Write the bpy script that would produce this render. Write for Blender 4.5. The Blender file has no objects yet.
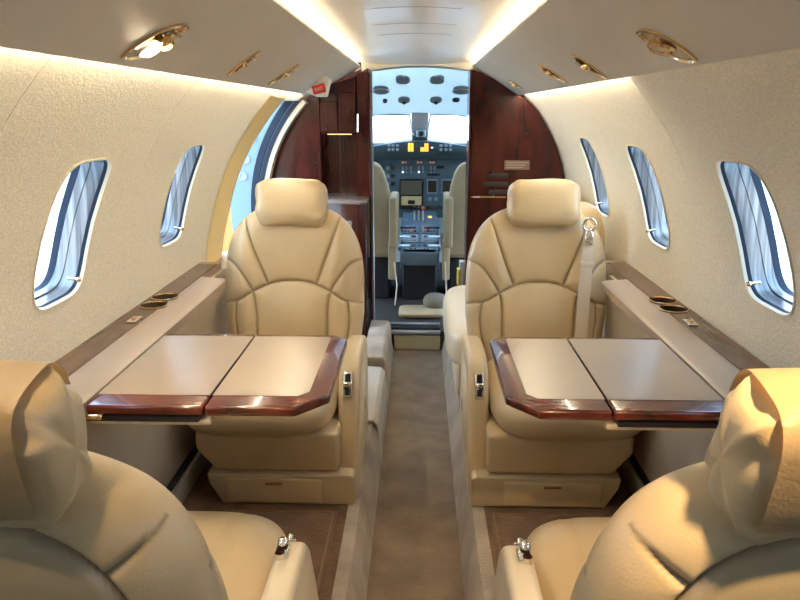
import bpy, bmesh, math, random
import numpy as np
from mathutils import Vector, Matrix
random.seed(4)
S = bpy.context.scene
COL = S.collection
PI = math.pi
# ------------------------------------------------------------------ camera numbers (real position in the cabin)
F = 700; TH = math.atan(188/700); YAW = math.atan(20/700*math.cos(TH))
CAM = Vector((.02, 0, 1.2)); CC = .74; R = .745
cf = Vector((-math.sin(YAW)*math.cos(TH), math.cos(YAW)*math.cos(TH), -math.sin(TH)))
cr = Vector((math.cos(YAW), math.sin(YAW), 0)); cu = cr.cross(cf)
def P(px, py, ax, v):
    d = cf*F + cr*(px-400) - cu*(py-300)
    return CAM + d*((v-CAM[ax])/d[ax])
def PP(px, py, p0, n):
    d = cf*F + cr*(px-400) - cu*(py-300)
    return CAM + d*((Vector(p0)-CAM).dot(n)/d.dot(n))
def PC(px, py, rad=R):
    d = cf*F + cr*(px-400) - cu*(py-300)
    a = d.x**2+d.z**2; ox = CAM.x; oz = CAM.z-CC
    b = ox*d.x+oz*d.z; c = ox*ox+oz*oz-rad*rad
    return CAM + d*((-b+math.sqrt(b*b-a*c))/a)
# ------------------------------------------------------------------ materials
MATS = {}
def mat(name, col, rough=.5, metal=0, coat=0, spec=.5, emis=None, es=0, sheen=0):
    m = bpy.data.materials.new(name); m.use_nodes = True
    b = m.node_tree.nodes['Principled BSDF']
    b.inputs['Base Color'].default_value = (*col, 1); b.inputs['Roughness'].default_value = rough
    b.inputs['Metallic'].default_value = metal; b.inputs['Coat Weight'].default_value = coat
    b.inputs['Coat Roughness'].default_value = .06
    b.inputs['Specular IOR Level'].default_value = spec
    b.inputs['Sheen Weight'].default_value = sheen
    if emis: b.inputs['Emission Color'].default_value = (*emis, 1); b.inputs['Emission Strength'].default_value = es
    MATS[name] = m
    return m
def nodes(m): return m.node_tree.nodes, m.node_tree.links, m.node_tree.nodes['Principled BSDF']
def noisy(m, c1, c2, scale, bump=.1, detail=4, dist=.002, stretch=(1,1,1), kind='noise', lo=.35, hi=.65, bscale=None):
    n, l, b = nodes(m)
    tc = n.new('ShaderNodeTexCoord'); mp = n.new('ShaderNodeMapping'); mp.inputs['Scale'].default_value = stretch
    l.new(tc.outputs['Object'], mp.inputs[0])
    if kind == 'noise':
        t = n.new('ShaderNodeTexNoise'); t.inputs['Scale'].default_value = scale; t.inputs['Detail'].default_value = detail
        out = t.outputs['Fac']
    else:
        t = n.new('ShaderNodeTexVoronoi'); t.inputs['Scale'].default_value = scale; out = t.outputs['Distance']
    l.new(mp.outputs[0], t.inputs['Vector'])
    r = n.new('ShaderNodeValToRGB'); r.color_ramp.elements[0].position = lo; r.color_ramp.elements[1].position = hi
    r.color_ramp.elements[0].color = (*c1, 1); r.color_ramp.elements[1].color = (*c2, 1)
    l.new(out, r.inputs[0]); l.new(r.outputs[0], b.inputs['Base Color'])
    if bump:
        src = out
        if bscale:
            t2 = n.new('ShaderNodeTexNoise'); t2.inputs['Scale'].default_value = bscale; t2.inputs['Detail'].default_value = 3
            l.new(mp.outputs[0], t2.inputs['Vector']); src = t2.outputs['Fac']
        bp = n.new('ShaderNodeBump'); bp.inputs['Strength'].default_value = bump; bp.inputs['Distance'].default_value = dist
        l.new(src, bp.inputs['Height']); l.new(bp.outputs[0], b.inputs['Normal'])
    return m
leather = noisy(mat('cream leather', (.6,.5,.36), .36, spec=.5, coat=.22), (.58,.445,.255), (.65,.505,.305), 6, .35, 3, .0012, bscale=260)
MATS['cream leather'].node_tree.nodes['Principled BSDF'].inputs['Coat Roughness'].default_value = .3
def add_seam(m):
    n, l, b = nodes(m); src = b.inputs['Base Color'].links[0].from_socket
    at = n.new('ShaderNodeAttribute'); at.attribute_name = 'seam'
    mx = n.new('ShaderNodeMix'); mx.data_type = 'RGBA'; mx.inputs['B'].default_value = (.17,.10,.045,1)
    mu = n.new('ShaderNodeMath'); mu.operation = 'MULTIPLY'; mu.inputs[1].default_value = .7; l.new(at.outputs['Fac'], mu.inputs[0])
    a2 = n.new('ShaderNodeAttribute'); a2.attribute_name = 'shell'; m2 = n.new('ShaderNodeMix'); m2.data_type = 'RGBA'; m2.inputs['B'].default_value = (.40,.325,.20,1); l.new(a2.outputs['Fac'], m2.inputs['Factor']); l.new(src, m2.inputs['A'])
    l.new(mu.outputs[0], mx.inputs['Factor']); l.new(m2.outputs['Result'], mx.inputs['A']); l.new(mx.outputs['Result'], b.inputs['Base Color'])
add_seam(leather)
leather2 = noisy(mat('pale leather', (.7,.66,.56), .38, coat=.15), (.62,.52,.36), (.68,.575,.41), 6, .3, 3, .001, bscale=260)
shell_l = noisy(mat('taupe seat shell leather', (.5,.4,.28), .5), (.50,.40,.25), (.56,.45,.29), 6, .3, 3, .001, bscale=300)
wallm = noisy(mat('cream wall fabric', (.75,.7,.6), .55, sheen=.2), (.60,.55,.44), (.80,.745,.62), 230, .7, 5, .0015, (1,.6,1), lo=.3, hi=.7)
def seam_lines(m, ys):
    pass
valm = noisy(mat('greige valance laminate', (.6,.56,.5), .5), (.60,.555,.48), (.63,.585,.51), 3, .05, 2, .001)
ceilm = noisy(mat('ivory ceiling liner', (.8,.77,.7), .35, coat=.1), (.80,.77,.70), (.83,.80,.73), 3, .03, 2, .001)
cream = mat('cream painted trim', (.75,.68,.52), .45)
yellowtrim = mat('warm cream door trim', (.80,.61,.28), .5)
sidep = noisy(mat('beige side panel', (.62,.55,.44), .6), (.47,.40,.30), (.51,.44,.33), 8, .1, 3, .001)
taupe = noisy(mat('taupe laminate', (.5,.42,.34), .42, coat=.05), (.34,.265,.20), (.365,.285,.215), 4, .05, 3, .0005)
taupe2 = noisy(mat('table leather inlay', (.5,.42,.34), .34, coat=.3), (.34,.255,.18), (.365,.275,.195), 5, .1, 3, .0005, bscale=300)
MATS['table leather inlay'].node_tree.nodes['Principled BSDF'].inputs['Coat Roughness'].default_value = .22
carpet = noisy(mat('taupe carpet', (.2,.15,.1), .95, sheen=.3, spec=.1), (.15,.105,.07), (.27,.205,.145), 9, .8, 8, .006, bscale=180, lo=.3, hi=.7)
carpet2 = noisy(mat('brown raised carpet', (.12,.07,.04), .95, sheen=.2, spec=.1), (.12,.066,.036), (.18,.105,.06), 12, .8, 8, .006, bscale=180)
carpet3 = noisy(mat('grey carpet edge', (.3,.25,.2), .95, sheen=.3, spec=.1), (.27,.22,.175), (.42,.36,.30), 8, .8, 8, .006, bscale=180)
def wood(name, c1, c2, stretch, coat=1):
    m = mat(name, c1, .25, coat=coat, spec=.5 if coat > .5 else .25)
    n, l, b = nodes(m)
    tc = n.new('ShaderNodeTexCoord'); mp = n.new('ShaderNodeMapping'); mp.inputs['Scale'].default_value = stretch
    l.new(tc.outputs['Object'], mp.inputs[0])
    t = n.new('ShaderNodeTexNoise'); t.inputs['Scale'].default_value = 4; t.inputs['Detail'].default_value = 8; t.inputs['Distortion'].default_value = 1.2
    l.new(mp.outputs[0], t.inputs['Vector'])
    r = n.new('ShaderNodeValToRGB'); e = r.color_ramp.elements
    e[0].position = .32; e[1].position = .7; e[0].color = (*c1,1); e[1].color = (*c2,1)
    l.new(t.outputs['Fac'], r.inputs[0]); l.new(r.outputs[0], b.inputs['Base Color'])
    return m
woodv = wood('polished mahogany', (.022,.0025,.002), (.064,.007,.005), (4,4,1), coat=.3)
woodt = wood('polished mahogany table edge', (.045,.005,.003), (.18,.022,.008), (1.2,8,3), coat=.75)
woodl = wood('matte walnut ledge strip', (.09,.05,.03), (.15,.09,.06), (8,1,3), coat=.1)
gold = mat('polished gold', (.80,.58,.32), .16, 1)
chrome = mat('polished chrome', (.8,.77,.72), .12, 1)
alum = mat('brushed aluminium', (.55,.58,.62), .35, 1)
black = mat('black rubber', (.012,.013,.016), .5)
navy = mat('dark blue seal', (.010,.016,.032), .6, spec=.25)
jambm = mat('pale blue painted metal', (.13,.20,.25), .4, coat=.2)
frameg = noisy(mat('grey window frame', (.45,.46,.47), .3, .4, coat=.4), (.085,.082,.08), (.24,.23,.215), 3, 0, 2, stretch=(40,1,1))
panelm = noisy(mat('blue grey instrument panel', (.1,.14,.18), .5), (.075,.115,.145), (.10,.15,.185), 9, .05)
glarem = mat('dark green glareshield', (.018,.035,.034), .6)
screen = mat('dark display glass', (.012,.015,.02), .1, coat=1)
greym = mat('grey plastic', (.28,.32,.34), .5)
orange = mat('lit orange digits', (.9,.2,.02), .4, emis=(1,.25,.03), es=4)
whitel = mat('lit white marks', (.8,.8,.8), .4, emis=(.9,.95,1), es=1.2)
cockc = mat('white cockpit headliner', (.50,.53,.53), .6)
cockg = mat('grey cockpit overhead unit', (.20,.20,.19), .5)
cockseat = noisy(mat('beige cockpit seat cover', (.6,.52,.38), .7), (.45,.35,.21), (.50,.39,.24), 8, .2, 3, .002, bscale=90)
strip = mat('warm light strip', (1,.85,.6), .5, emis=(1,.87,.65), es=50)
strip2 = mat('warm wall wash strip', (1,.85,.6), .5, emis=(1,.87,.63), es=66)
lampm = mat('lit reading lamp', (1,.9,.7), .3, emis=(1,.82,.55), es=25)
lampoff = mat('unlit reading lamp', (.7,.6,.45), .15, .6)
redm = mat('red sign', (.65,.04,.03), .4)
white = mat('white plastic', (.8,.79,.76), .45)
placard = mat('engraved placard', (.20,.13,.11), .3, .3)
belt = noisy(mat('beige belt webbing', (.55,.44,.3), .7), (.62,.53,.40), (.70,.60,.46), 300, .5)
feltm = noisy(mat('cream felt', (.7,.6,.42), .95), (.62,.52,.34), (.72,.62,.44), 60, .5)
tarmac = noisy(mat('pale concrete apron', (.6,.62,.6), .9), (.55,.58,.57), (.66,.68,.66), 1.2, 0)
orangem = mat('orange paint', (.85,.16,.03), .6)
glassm = bpy.data.materials.new('window glass'); glassm.use_nodes = True
n_, l_, b_ = nodes(glassm); n_.remove(b_)
tr = n_.new('ShaderNodeBsdfTransparent'); tr.inputs[0].default_value = (.93,.96,1,1)
gl = n_.new('ShaderNodeBsdfGlossy'); gl.inputs['Roughness'].default_value = .03; gl.inputs[0].default_value = (.9,.95,1,1)
mx = n_.new('ShaderNodeMixShader'); mx.inputs[0].default_value = .06
l_.new(tr.outputs[0], mx.inputs[1]); l_.new(gl.outputs[0], mx.inputs[2]); l_.new(mx.outputs[0], n_['Material Output'].inputs[0])
# ------------------------------------------------------------------ helpers
ROOT = {}
def obj(name, bm, m, parent=None, smooth=40, world=True, recalc=True):
    if recalc: bmesh.ops.recalc_face_normals(bm, faces=bm.faces)
    off = Vector((0,0,0)); q = parent
    while q is not None and world: off += q.location; q = q.parent
    if world and parent: bmesh.ops.translate(bm, verts=bm.verts, vec=-off)
    me = bpy.data.meshes.new(name); bm.to_mesh(me); bm.free()
    me.materials.append(m)
    for p in me.polygons: p.use_smooth = True
    me.set_sharp_from_angle(angle=math.radians(smooth))
    o = bpy.data.objects.new(name, me); COL.objects.link(o)
    if parent: o.parent = parent
    return o
def thing(name, label, cat, loc=(0,0,0), rz=0, group=None):
    o = bpy.data.objects.new(name, None); COL.objects.link(o); o.empty_display_size = .05
    o.location = loc; o.rotation_euler = (0,0,rz)
    o['label'] = label; o['category'] = cat
    if group: o['group'] = group
    return o
def tag(o, label, cat, group=None):
    o['label'] = label; o['category'] = cat
    if group: o['group'] = group
    return o
def struct(name, bm, m, parent=None, smooth=40):
    o = obj(name, bm, m, parent, smooth)
    if not parent: o['kind'] = 'structure'
    return o
def B(): return bmesh.new()
def merge(bm, tmp, M=None):
    if M is not None: bmesh.ops.transform(tmp, matrix=M, verts=tmp.verts)
    me = bpy.data.meshes.new('t'); tmp.to_mesh(me); tmp.free(); bm.from_mesh(me); bpy.data.meshes.remove(me)
def box(bm, lo, hi, bev=0, seg=2, M=None):
    t = B(); bmesh.ops.create_cube(t, size=1)
    c = [(a+b)/2 for a, b in zip(lo, hi)]; s = [abs(b-a) for a, b in zip(lo, hi)]
    for v in t.verts: v.co = Vector((v.co.x*s[0]+c[0], v.co.y*s[1]+c[1], v.co.z*s[2]+c[2]))
    if bev: bmesh.ops.bevel(t, geom=t.edges[:], offset=min(bev, min(s)*.49), segments=seg, profile=.5, affect='EDGES')
    merge(bm, t, M); return bm
def prism(bm, pts, a, b, axis='y', bev=0, seg=2, M=None):
    """pts = 2D outline; extruded along axis from a to b"""
    t = B()
    def mk(p, h):
        return {'x':(h,p[0],p[1]), 'y':(p[0],h,p[1]), 'z':(p[0],p[1],h)}[axis]
    v1 = [t.verts.new(mk(p,a)) for p in pts]; v2 = [t.verts.new(mk(p,b)) for p in pts]
    t.faces.new(v1); t.faces.new(v2[::-1]); n = len(pts)
    for i in range(n): t.faces.new((v1[i], v2[i], v2[(i+1)%n], v1[(i+1)%n]))
    bmesh.ops.recalc_face_normals(t, faces=t.faces)
    if bev:
        es = [e for e in t.edges if e.calc_face_angle(0) > .5]
        bmesh.ops.bevel(t, geom=es, offset=bev, segments=seg, profile=.5, affect='EDGES', clamp_overlap=True)
    merge(bm, t, M); return bm
def tube(bm, pts, r, n=8, closed=False, flat=None):
    pts = [Vector(p) for p in pts]; rings = []; N = len(pts); prev = None
    for i, p in enumerate(pts):
        a = pts[(i-1)%N] if (closed or i) else p; b = pts[(i+1)%N] if (closed or i < N-1) else p
        d = (b-a).normalized()
        if prev is None:
            up = Vector((0,0,1)) if abs(d.z) < .9 else Vector((1,0,0))
            s = d.cross(up).normalized()
        else: s = (prev - d*prev.dot(d)).normalized()
        prev = s; w = d.cross(s)
        rr = r[i] if isinstance(r, (list,tuple)) else r
        rings.append([bm.verts.new(p + s*math.cos(2*PI*k/n)*rr + w*math.sin(2*PI*k/n)*rr*(flat or 1)) for k in range(n)])
    for i in range(N if closed else N-1):
        A, C = rings[i], rings[(i+1)%N]
        for k in range(n): bm.faces.new((A[k], A[(k+1)%n], C[(k+1)%n], C[k]))
    if not closed: bm.faces.new(rings[0][::-1]); bm.faces.new(rings[-1])
    return bm
def cyl(bm, p, q, r, n=20, r2=None):
    return tube(bm, [p, q], [r, r if r2 is None else r2], n)
def grid(bm, G, wrapu=False, wrapv=False):
    V = [[bm.verts.new(p) for p in row] for row in G]; a = len(V); b = len(V[0])
    for i in range(a if wrapu else a-1):
        for j in range(b if wrapv else b-1):
            q = (V[i][j], V[(i+1)%a][j], V[(i+1)%a][(j+1)%b], V[i][(j+1)%b])
            if len(set(q)) == 4: bm.faces.new(q)
    return V
def lathe(bm, prof, M=None, n=28):
    t = B(); rings = []
    for r_, z_ in prof: rings.append([t.verts.new((r_*math.cos(2*PI*k/n), r_*math.sin(2*PI*k/n), z_)) for k in range(n)])
    for i in range(len(rings)-1):
        for k in range(n): t.faces.new((rings[i][k], rings[i][(k+1)%n], rings[i+1][(k+1)%n], rings[i+1][k]))
    merge(bm, t, M); return bm
def ellipsoid(bm, c, s, n=2.0, nu=24, nv=14, M=None, rx=None):
    """superellipsoid; n exponent >2 is boxier"""
    t = B(); e = 2/n
    def f(a): return math.copysign(abs(a)**e, a)
    G = []
    for i in range(nv+1):
        v = -PI/2+PI*i/nv; row = []
        for j in range(nu):
            u = 2*PI*j/nu
            row.append((c[0]+s[0]*f(math.cos(v))*f(math.cos(u)), c[1]+s[1]*f(math.cos(v))*f(math.sin(u)), c[2]+s[2]*f(math.sin(v))))
        G.append(row)
    grid(t, G, wrapv=True); bmesh.ops.remove_doubles(t, verts=t.verts, dist=1e-5); merge(bm, t, M); return bm
def copy_tree(o, parent=None):
    c = o.copy(); COL.objects.link(c); c.parent = parent
    for ch in o.children: copy_tree(ch, c)
    return c
def text(name, s, size, m, M, parent=None, ext=.0008):
    cu_ = bpy.data.curves.new(name, 'FONT'); cu_.body = s; cu_.size = size; cu_.extrude = ext; cu_.align_x = 'CENTER'; cu_.align_y = 'CENTER'
    o = bpy.data.objects.new('tmp', cu_); COL.objects.link(o)
    dg = bpy.context.evaluated_depsgraph_get(); me = bpy.data.meshes.new_from_object(o.evaluated_get(dg))
    bpy.data.objects.remove(o); bm = B(); bm.from_mesh(me); bpy.data.meshes.remove(me)
    bmesh.ops.transform(bm, matrix=M, verts=bm.verts)
    return obj(name, bm, m, parent, smooth=20)
def basis(x, y, z, o): return Matrix((( x[0],y[0],z[0],o[0]),(x[1],y[1],z[1],o[1]),(x[2],y[2],z[2],o[2]),(0,0,0,1)))
def interp(pts, t):
    for (a, b), (c, d) in zip(pts, pts[1:]):
        if t <= c: return b+(d-b)*(t-a)/(c-a) if c > a else b
    return pts[-1][1]
Y0, Y1 = -1.3, 3.52
# ------------------------------------------------------------------ side walls with real window openings
WZ = .962; WIN_Y = {-1: [-.67, .03, .73, 1.43, 2.12], 1: [-.67, .03, .73, 1.43, 2.12, 2.78]}
RO = .82
def wall_solid(side):
    bm = B(); prof = []
    th0 = math.asin((.66-CC)/R)
    prof.append((R*math.cos(th0), .0))
    N = 44
    for i in range(N+1):
        t = th0+(PI/2-th0)*i/N; prof.append((R*math.cos(t), CC+R*math.sin(t)))
    out = [(RO*math.cos(th0+(PI/2-th0)*i/N), CC+RO*math.sin(th0+(PI/2-th0)*i/N)) for i in range(N, -1, -1)] + [(RO, .0)]
    pts = prof+out; ny = 24; G = []
    for k in range(ny+1):
        y = Y0+(Y1-Y0)*k/ny; G.append([(side*x, y, z) for x, z in pts])
    V = grid(bm, G, wrapv=True)
    bm.faces.new(V[0]); bm.faces.new(V[-1][::-1])
    bmesh.ops.recalc_face_normals(bm, faces=bm.faces)
    return bm
def superloop(n=56, a=.113, b=.156, e=4.6):
    L = []
    for i in range(n):
        t = 2*PI*i/n; c, s = math.cos(t), math.sin(t)
        L.append((a*math.copysign(abs(c)**(2/e), c), b*math.copysign(abs(s)**(2/e), s)))
    return L
TC = math.asin((WZ-CC)/R)        # window centre angle on the wall
nrm = (math.cos(TC), math.sin(TC))
def winpt(side, yc, p, q, d):
    """p along cabin, q up along the wall arc, d = outward distance from the wall's face"""
    th = TC + q/R; r_ = R+d; p = p+.14*q
    return (side*r_*math.cos(th), yc+p, CC+r_*math.sin(th))
def boolean(o, cut):
    md = o.modifiers.new('b', 'BOOLEAN'); md.operation = 'DIFFERENCE'; md.object = cut; md.solver = 'EXACT'
    dg = bpy.context.evaluated_depsgraph_get(); me = bpy.data.meshes.new_from_object(o.evaluated_get(dg))
    o.modifiers.remove(md); old = o.data; o.data = me; bpy.data.meshes.remove(old)
    c = cut.data; bpy.data.objects.remove(cut); bpy.data.meshes.remove(c)
    for p in o.data.polygons: p.use_smooth = True
    o.data.set_sharp_from_angle(angle=math.radians(35))
dooredge = [PC(283,98), PC(262,128), PC(250,143), PC(238,170), PC(229,205), PC(221,265)]
walls = {}
for side, nm in ((-1,'wall_left'), (1,'wall_right')):
    w = struct(nm, wall_solid(side), wallm)
    cb = B()
    for yc in WIN_Y[side]:
        G = [[winpt(side, yc, p, q, d) for p, q in superloop()] for d in (-.05, .12)]
        V = grid(cb, G, wrapv=True); cb.faces.new(V[0][::-1]); cb.faces.new(V[1])
    bmesh.ops.recalc_face_normals(cb, faces=cb.faces)
    if side < 0:
        dp = [(3.40, 1.25), (dooredge[0].y-.0, 1.2495)] + [(p.y, min(p.z,1.249)) for p in dooredge[1:]] + [(dooredge[-1].y, .13), (3.40, .13)]
        t = B(); prism(t, dp, -1.0, -.35, 'x'); merge(cb, t)
    boolean(w, obj('cutter', cb, black, recalc=True))
    walls[side] = w
    for ys in (1.76, 2.44 if side > 0 else 1.06):
        bm = B(); tube(bm, [(side*(R-.0002)*math.cos(q), ys, CC+(R-.0002)*math.sin(q)) for q in np.linspace(.42, .80, 20)], .0007, 6); obj('panel_seam', bm, wallm, w)
# window units
k = 0
pleat = mat('translucent pleated shade', (.75,.82,.9), .6)
for side in (-1, 1):
    for yc in WIN_Y[side]:
        k += 1
        def ring(d0, d1, sc0, sc1, bm):
            L = superloop()
            G = [[winpt(side, yc, p*s, q*s, d) for p, q in L] for d, s in ((d0,sc0), (d1,sc1), (d1,sc1-.03), (d0,sc0-.03))]
            grid(bm, G, wrapu=True, wrapv=True)
        bm = B(); ring(.012, .040, .99, .975, bm); ring(.040,.058,.955,.945,bm)
        fr = struct('window_%d' % k, bm, frameg)
        bm = B(); ring(-.003, .004, 1.02, 1.0, bm)
        obj('reveal_edge', bm, cream, fr)
        bm = B(); ring(.004, .012, 1.0, .99, bm)
        obj('gasket', bm, navy, fr)
        bm = B(); ring(.058, .074, .965, .95, bm)
        obj('outer_seal', bm, navy, fr)
        bm = B(); L = superloop(); V = [[winpt(side, yc, p*.97, q*.97, d) for p, q in L] for d in (.060, .064)]
        G = grid(bm, V, wrapv=True); bm.faces.new(G[0]); bm.faces.new(G[1][::-1])
        obj('pane', bm, glassm, fr)
        bm = B(); a = Vector(winpt(side, yc, .06, -.118, .012)); b2 = Vector(winpt(side, yc, .06, -.118, -.012))
        cyl(bm, a, b2, .004, 10); ellipsoid(bm, b2, (.006,.006,.006))
        obj('shade_knob', bm, gold, fr)
# door surround on the left
A = [PC(270,95,R-.001), PC(247,128,R-.001), PC(225,170,R-.001), PC(212,215,R-.001), PC(205,265,R-.001)]
Bq = [PC(285,98,R-.001), PC(262,128,R-.001), PC(240,170,R-.001), PC(229,210,R-.001), PC(221,265,R-.001)]
def arcy(pts, z): return interp(sorted([(p.z, p.y) for p in pts]), z)
bm = B(); G = []
for i in range(40):
    z = .66 + (1.262-.66)*i/39; th = math.asin((z-CC)/R)
    ya, yb = arcy(A, z), arcy(Bq, z); row = []
    for j in range(9):
        t = j/8; row.append((-(R-.004-.010*math.sin(PI*t))*math.cos(th), ya+(yb-ya)*t, CC+(R-.004-.010*math.sin(PI*t))*math.sin(th)))
    row.append((-(RO+.005)*math.cos(th), yb+.003, CC+(RO+.005)*math.sin(th)))
    G.append(row)
grid(bm, G)
door = struct('door_1', bm, yellowtrim)
def arcring(r0, r1, y0, y1, z0=.2, z1=1.262):
    bm = B(); G = []
    for i in range(37):
        z = z0+(z1-z0)*i/36
        row = []
        for r_, y in ((r0,y0),(r1,y0),(r1,y1),(r0,y1)):
            zz = min(max((z-CC)/R,-1),1); th = math.asin(zz)
            row.append((-r_*math.cos(th), y, CC+r_*math.sin(th)))
        G.append(row)
    V = grid(bm, G, wrapv=True); bm.faces.new(V[0]); bm.faces.new(V[-1][::-1])
    return bm
obj('forward_jamb', arcring(.795, .90, 3.385, 3.43), jambm, door)
obj('door_seal', arcring(.765, .795, 3.37, 3.43), navy, door)
obj('door_seal', arcring(.738, .758, 3.365, 3.43), navy, door)
obj('seal_channel', arcring(.758, .765, 3.38, 3.43), jambm, door)
obj('cream_liner', arcring(.716, .738, 3.37, 3.44), sidep, door)
for z in (1.08, .98, .90):
    th = math.asin((z-CC)/.84); bm = B()
    c = Vector((-.845*math.cos(th), 3.383, CC+.845*math.sin(th)))
    lathe(bm, [(.0,.0),(.012,.0),(.014,.006),(.020,.006),(.020,0)], Matrix.Translation(c) @ Matrix.Rotation(PI/2, 4, 'X'), 20)
    obj('latch_socket', bm, greym, door)
# ------------------------------------------------------------------ floor, lower sides, back wall
bm = B(); box(bm, (-.8,Y0,-.05), (.8,3.50,0)); struct('floor', bm, carpet)
AL, AR = -.112, .145
for side, nm, e in ((-1,'floor_left',AL), (1,'floor_right',AR)):
    bm = B(); prism(bm, [(e,0),(e+side*.018,.085),(e+side*.035,.118),(e+side*.06,.125),(side*.745,.125),(side*.745,0)], Y0, 3.46 if side>0 else 3.44, 'y')
    o = struct(nm, bm, carpet2)
    bm = B()
    prism(bm, [(e-side*.004,0),(e+side*.013,.085),(e+side*.030,.122),(e+side*.062,.130),(e+side*.062,.12),(e+side*.03,.1),(e+side*.02,0)], Y0, 3.45, 'y')
    obj('carpet_edge', bm, carpet3, o)
bm = B(); box(bm, (-.8,Y0-.06,0), (.8,Y0,1.6)); struct('wall_back', bm, wallm)
for side, nm in ((-1,'left'), (1,'right')):
    bm = B(); x = .662
    prism(bm, [(side*x,.125),(side*x,.668),(side*.742,.668),(side*.742,.125)], Y0, 2.95 if side<0 else 2.32, 'y')
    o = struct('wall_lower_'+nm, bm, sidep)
    bm = B(); box(bm, (side*.645,Y0,.125), (side*.6625,2.35,.19), .004); obj('kick_panel', bm, cream, o)
    bm = B(); box(bm, (side*.656,Y0,.19), (side*.664,2.3,.215)); obj('air_slot', bm, black, o)
# ------------------------------------------------------------------ ceiling arch and valances
def ceilz(x): return 1.468 - .38*x*x
bm = B(); G = []
for k in range(25):
    y = Y0+(Y1-Y0)*k/24
    dz = .056*min(max((y-2.95)/.55,0),1)**1.6
    G.append([(x, y, ceilz(x)-dz*max(0,1-(x/.30)**2)) for x in np.linspace(-.40,.40,31)])
grid(bm, G)
struct('ceiling', bm, ceilm)
for n, (pa, pb, t) in enumerate((((372,9),(467,9),6), ((377,25),(459,25),4), ((383,35),(455,35),3), ((391,47),(450,47),2))):
    a = P(*pa, 2, 1.462); b2 = P(*pb, 2, 1.462); hw = abs(b2.x-a.x)/2; y = (a.y+b2.y)/2; cx = 0
    bm = B(); pts = [(x, y, ceilz(x)+.0005) for x in np.linspace(-hw, hw, 15)]
    pts = [(-hw-.004, y-.03, ceilz(hw)+.0005)] + pts + [(hw+.004, y-.03, ceilz(hw)+.0005)]
    tube(bm, pts, .0016, 6); struct('trim_%d' % (n+1), bm, mat('panel joint %d'%n, (.42,.38,.32), .7))
VI = (.268, 1.410); VO = (.487, 1.276)
for side, nm, n in ((-1,'left',5), (1,'right',6)):
    bm = B()
    prism(bm, [(side*VI[0],VI[1]), (side*.375,1.345), (side*VO[0],VO[1]), (side*(VO[0]+.004),VO[1]+.012), (side*.385,1.362), (side*(VI[0]+.006),VI[1]+.012)], Y0, Y1, 'y')
    struct('trim_%d' % n, bm, valm, smooth=20)
    t = thing('cove_light', 'warm light strip along the inner edge of the %s overhead panel' % nm, 'light strip', (side*.285,1.1,1.445), group=None)
    bm = B(); box(bm, (side*.282,.9,1.4135), (side*.302,Y1-.05,1.4175)); obj('strip', bm, strip, t)
    t = thing('wall_wash_light', 'warm light strip above the %s cabin wall' % nm, 'light strip', (side*.50,1.1,1.30))
    y0 = .55 if side < 0 else 1.75
    y1 = 3.3 if side<0 else 3.45
    bm = B(); box(bm, (side*.494,y0,1.289), (side*.505,y1,1.292)); obj('strip', bm, strip2, t)
# ------------------------------------------------------------------ reading lights
VN = Vector((VO[0]-VI[0], 0, VO[1]-VI[1])).normalized()
def fixture(side, pxc, pyc, L, W, label, lit=False, skew=0, at=None):
    n = Vector((side*-(VI[1]-VO[1]), 0, -(VO[0]-VI[0]))).normalized()          # points into the cabin
    c = PP(pxc, pyc, (side*.43,0,VI[1]+(VO[1]-VI[1])*(.43-VI[0])/(VO[0]-VI[0])), n)
    if at is not None: c = Vector((side*.40, at, VI[1]+(1.345-VI[1])*(.40-VI[0])/(.375-VI[0])))
    e1 = Vector((side*VN.x, 0, VN.z)); e2 = n.cross(e1).normalized()
    if e2.y < 0: e2 = -e2
    e1r = (e1*math.cos(skew)+e2*math.sin(skew)); e2r = n.cross(e1r)
    M = basis(e1r, e2r, n, c)
    t = thing('reading_light', label, 'reading light', c, group='gold overhead fixtures')
    N = 40
    def leaf(s, z, sh=1.0):
        o = []
        for i in range(N):
            a = 2*PI*i/N; x = math.cos(a); y = math.sin(a)*abs(math.sin(a))**.35
            o.append((x*L*s, y*W*s*sh + .25*W*s*x*x*0, z))
        return o
    bm = B(); V = grid(bm, [leaf(1,.000), leaf(1.0,.004), leaf(.93,.005), leaf(.86,.001), leaf(.80,-.006)], wrapv=True)
    bmesh.ops.transform(bm, matrix=M, verts=bm.verts); obj('bezel', bm, gold, t)
    bm = B(); V = grid(bm, [leaf(.86,.0015), leaf(.7,.0025), leaf(.45,.001), leaf(.2,.0015)], wrapv=True); bm.faces.new(V[-1])
    bmesh.ops.transform(bm, matrix=M, verts=bm.verts); obj('bowl', bm, mat('dark bronze', (.16,.10,.06), .2, 1) if 'dark bronze' not in MATS else MATS['dark bronze'], t)
    r = W*.42
    bm = B(); lathe(bm, [(r*1.15,.002),(r*1.2,.010),(r*1.0,.014),(r*.9,.008),(0.0001,.006)], M @ Matrix.Translation((-L*.12,0,0)) @ Matrix.Rotation(.35,4,'Y'), 24)
    obj('gimbal', bm, gold, t)
    bm = B(); lathe(bm, [(r*.85,.0095),(0.0001,.012)], M @ Matrix.Translation((-L*.12 if not lit else L*.12,0,.001)) @ Matrix.Rotation(.35,4,'Y'), 24)
    if lit:
        bm.free(); bm = B(); lathe(bm, [(r*1.1,.010),(r*.7,.016),(0.0001,.0175)], M @ Matrix.Translation((L*.22,0,.0)), 24)
    obj('lamp', bm, lampm if lit else lampoff, t)
    for j in range(3):
        bm = B(); box(bm, (-.004,-.0015,0), (.004,.0015,.012), .0008, 1, M @ Matrix.Translation((L*(-.55+.16*j), -W*.3, .003))); obj('baffle', bm, chrome, t)
    return c
cL = fixture(-1, 155, 41, .066, .046, 'large lit gold reading light set in the left overhead panel', True, -.65)
cR = fixture(1, 667, 45, .060, .046, 'large unlit gold reading light set in the right overhead panel', False, -.65)
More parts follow.
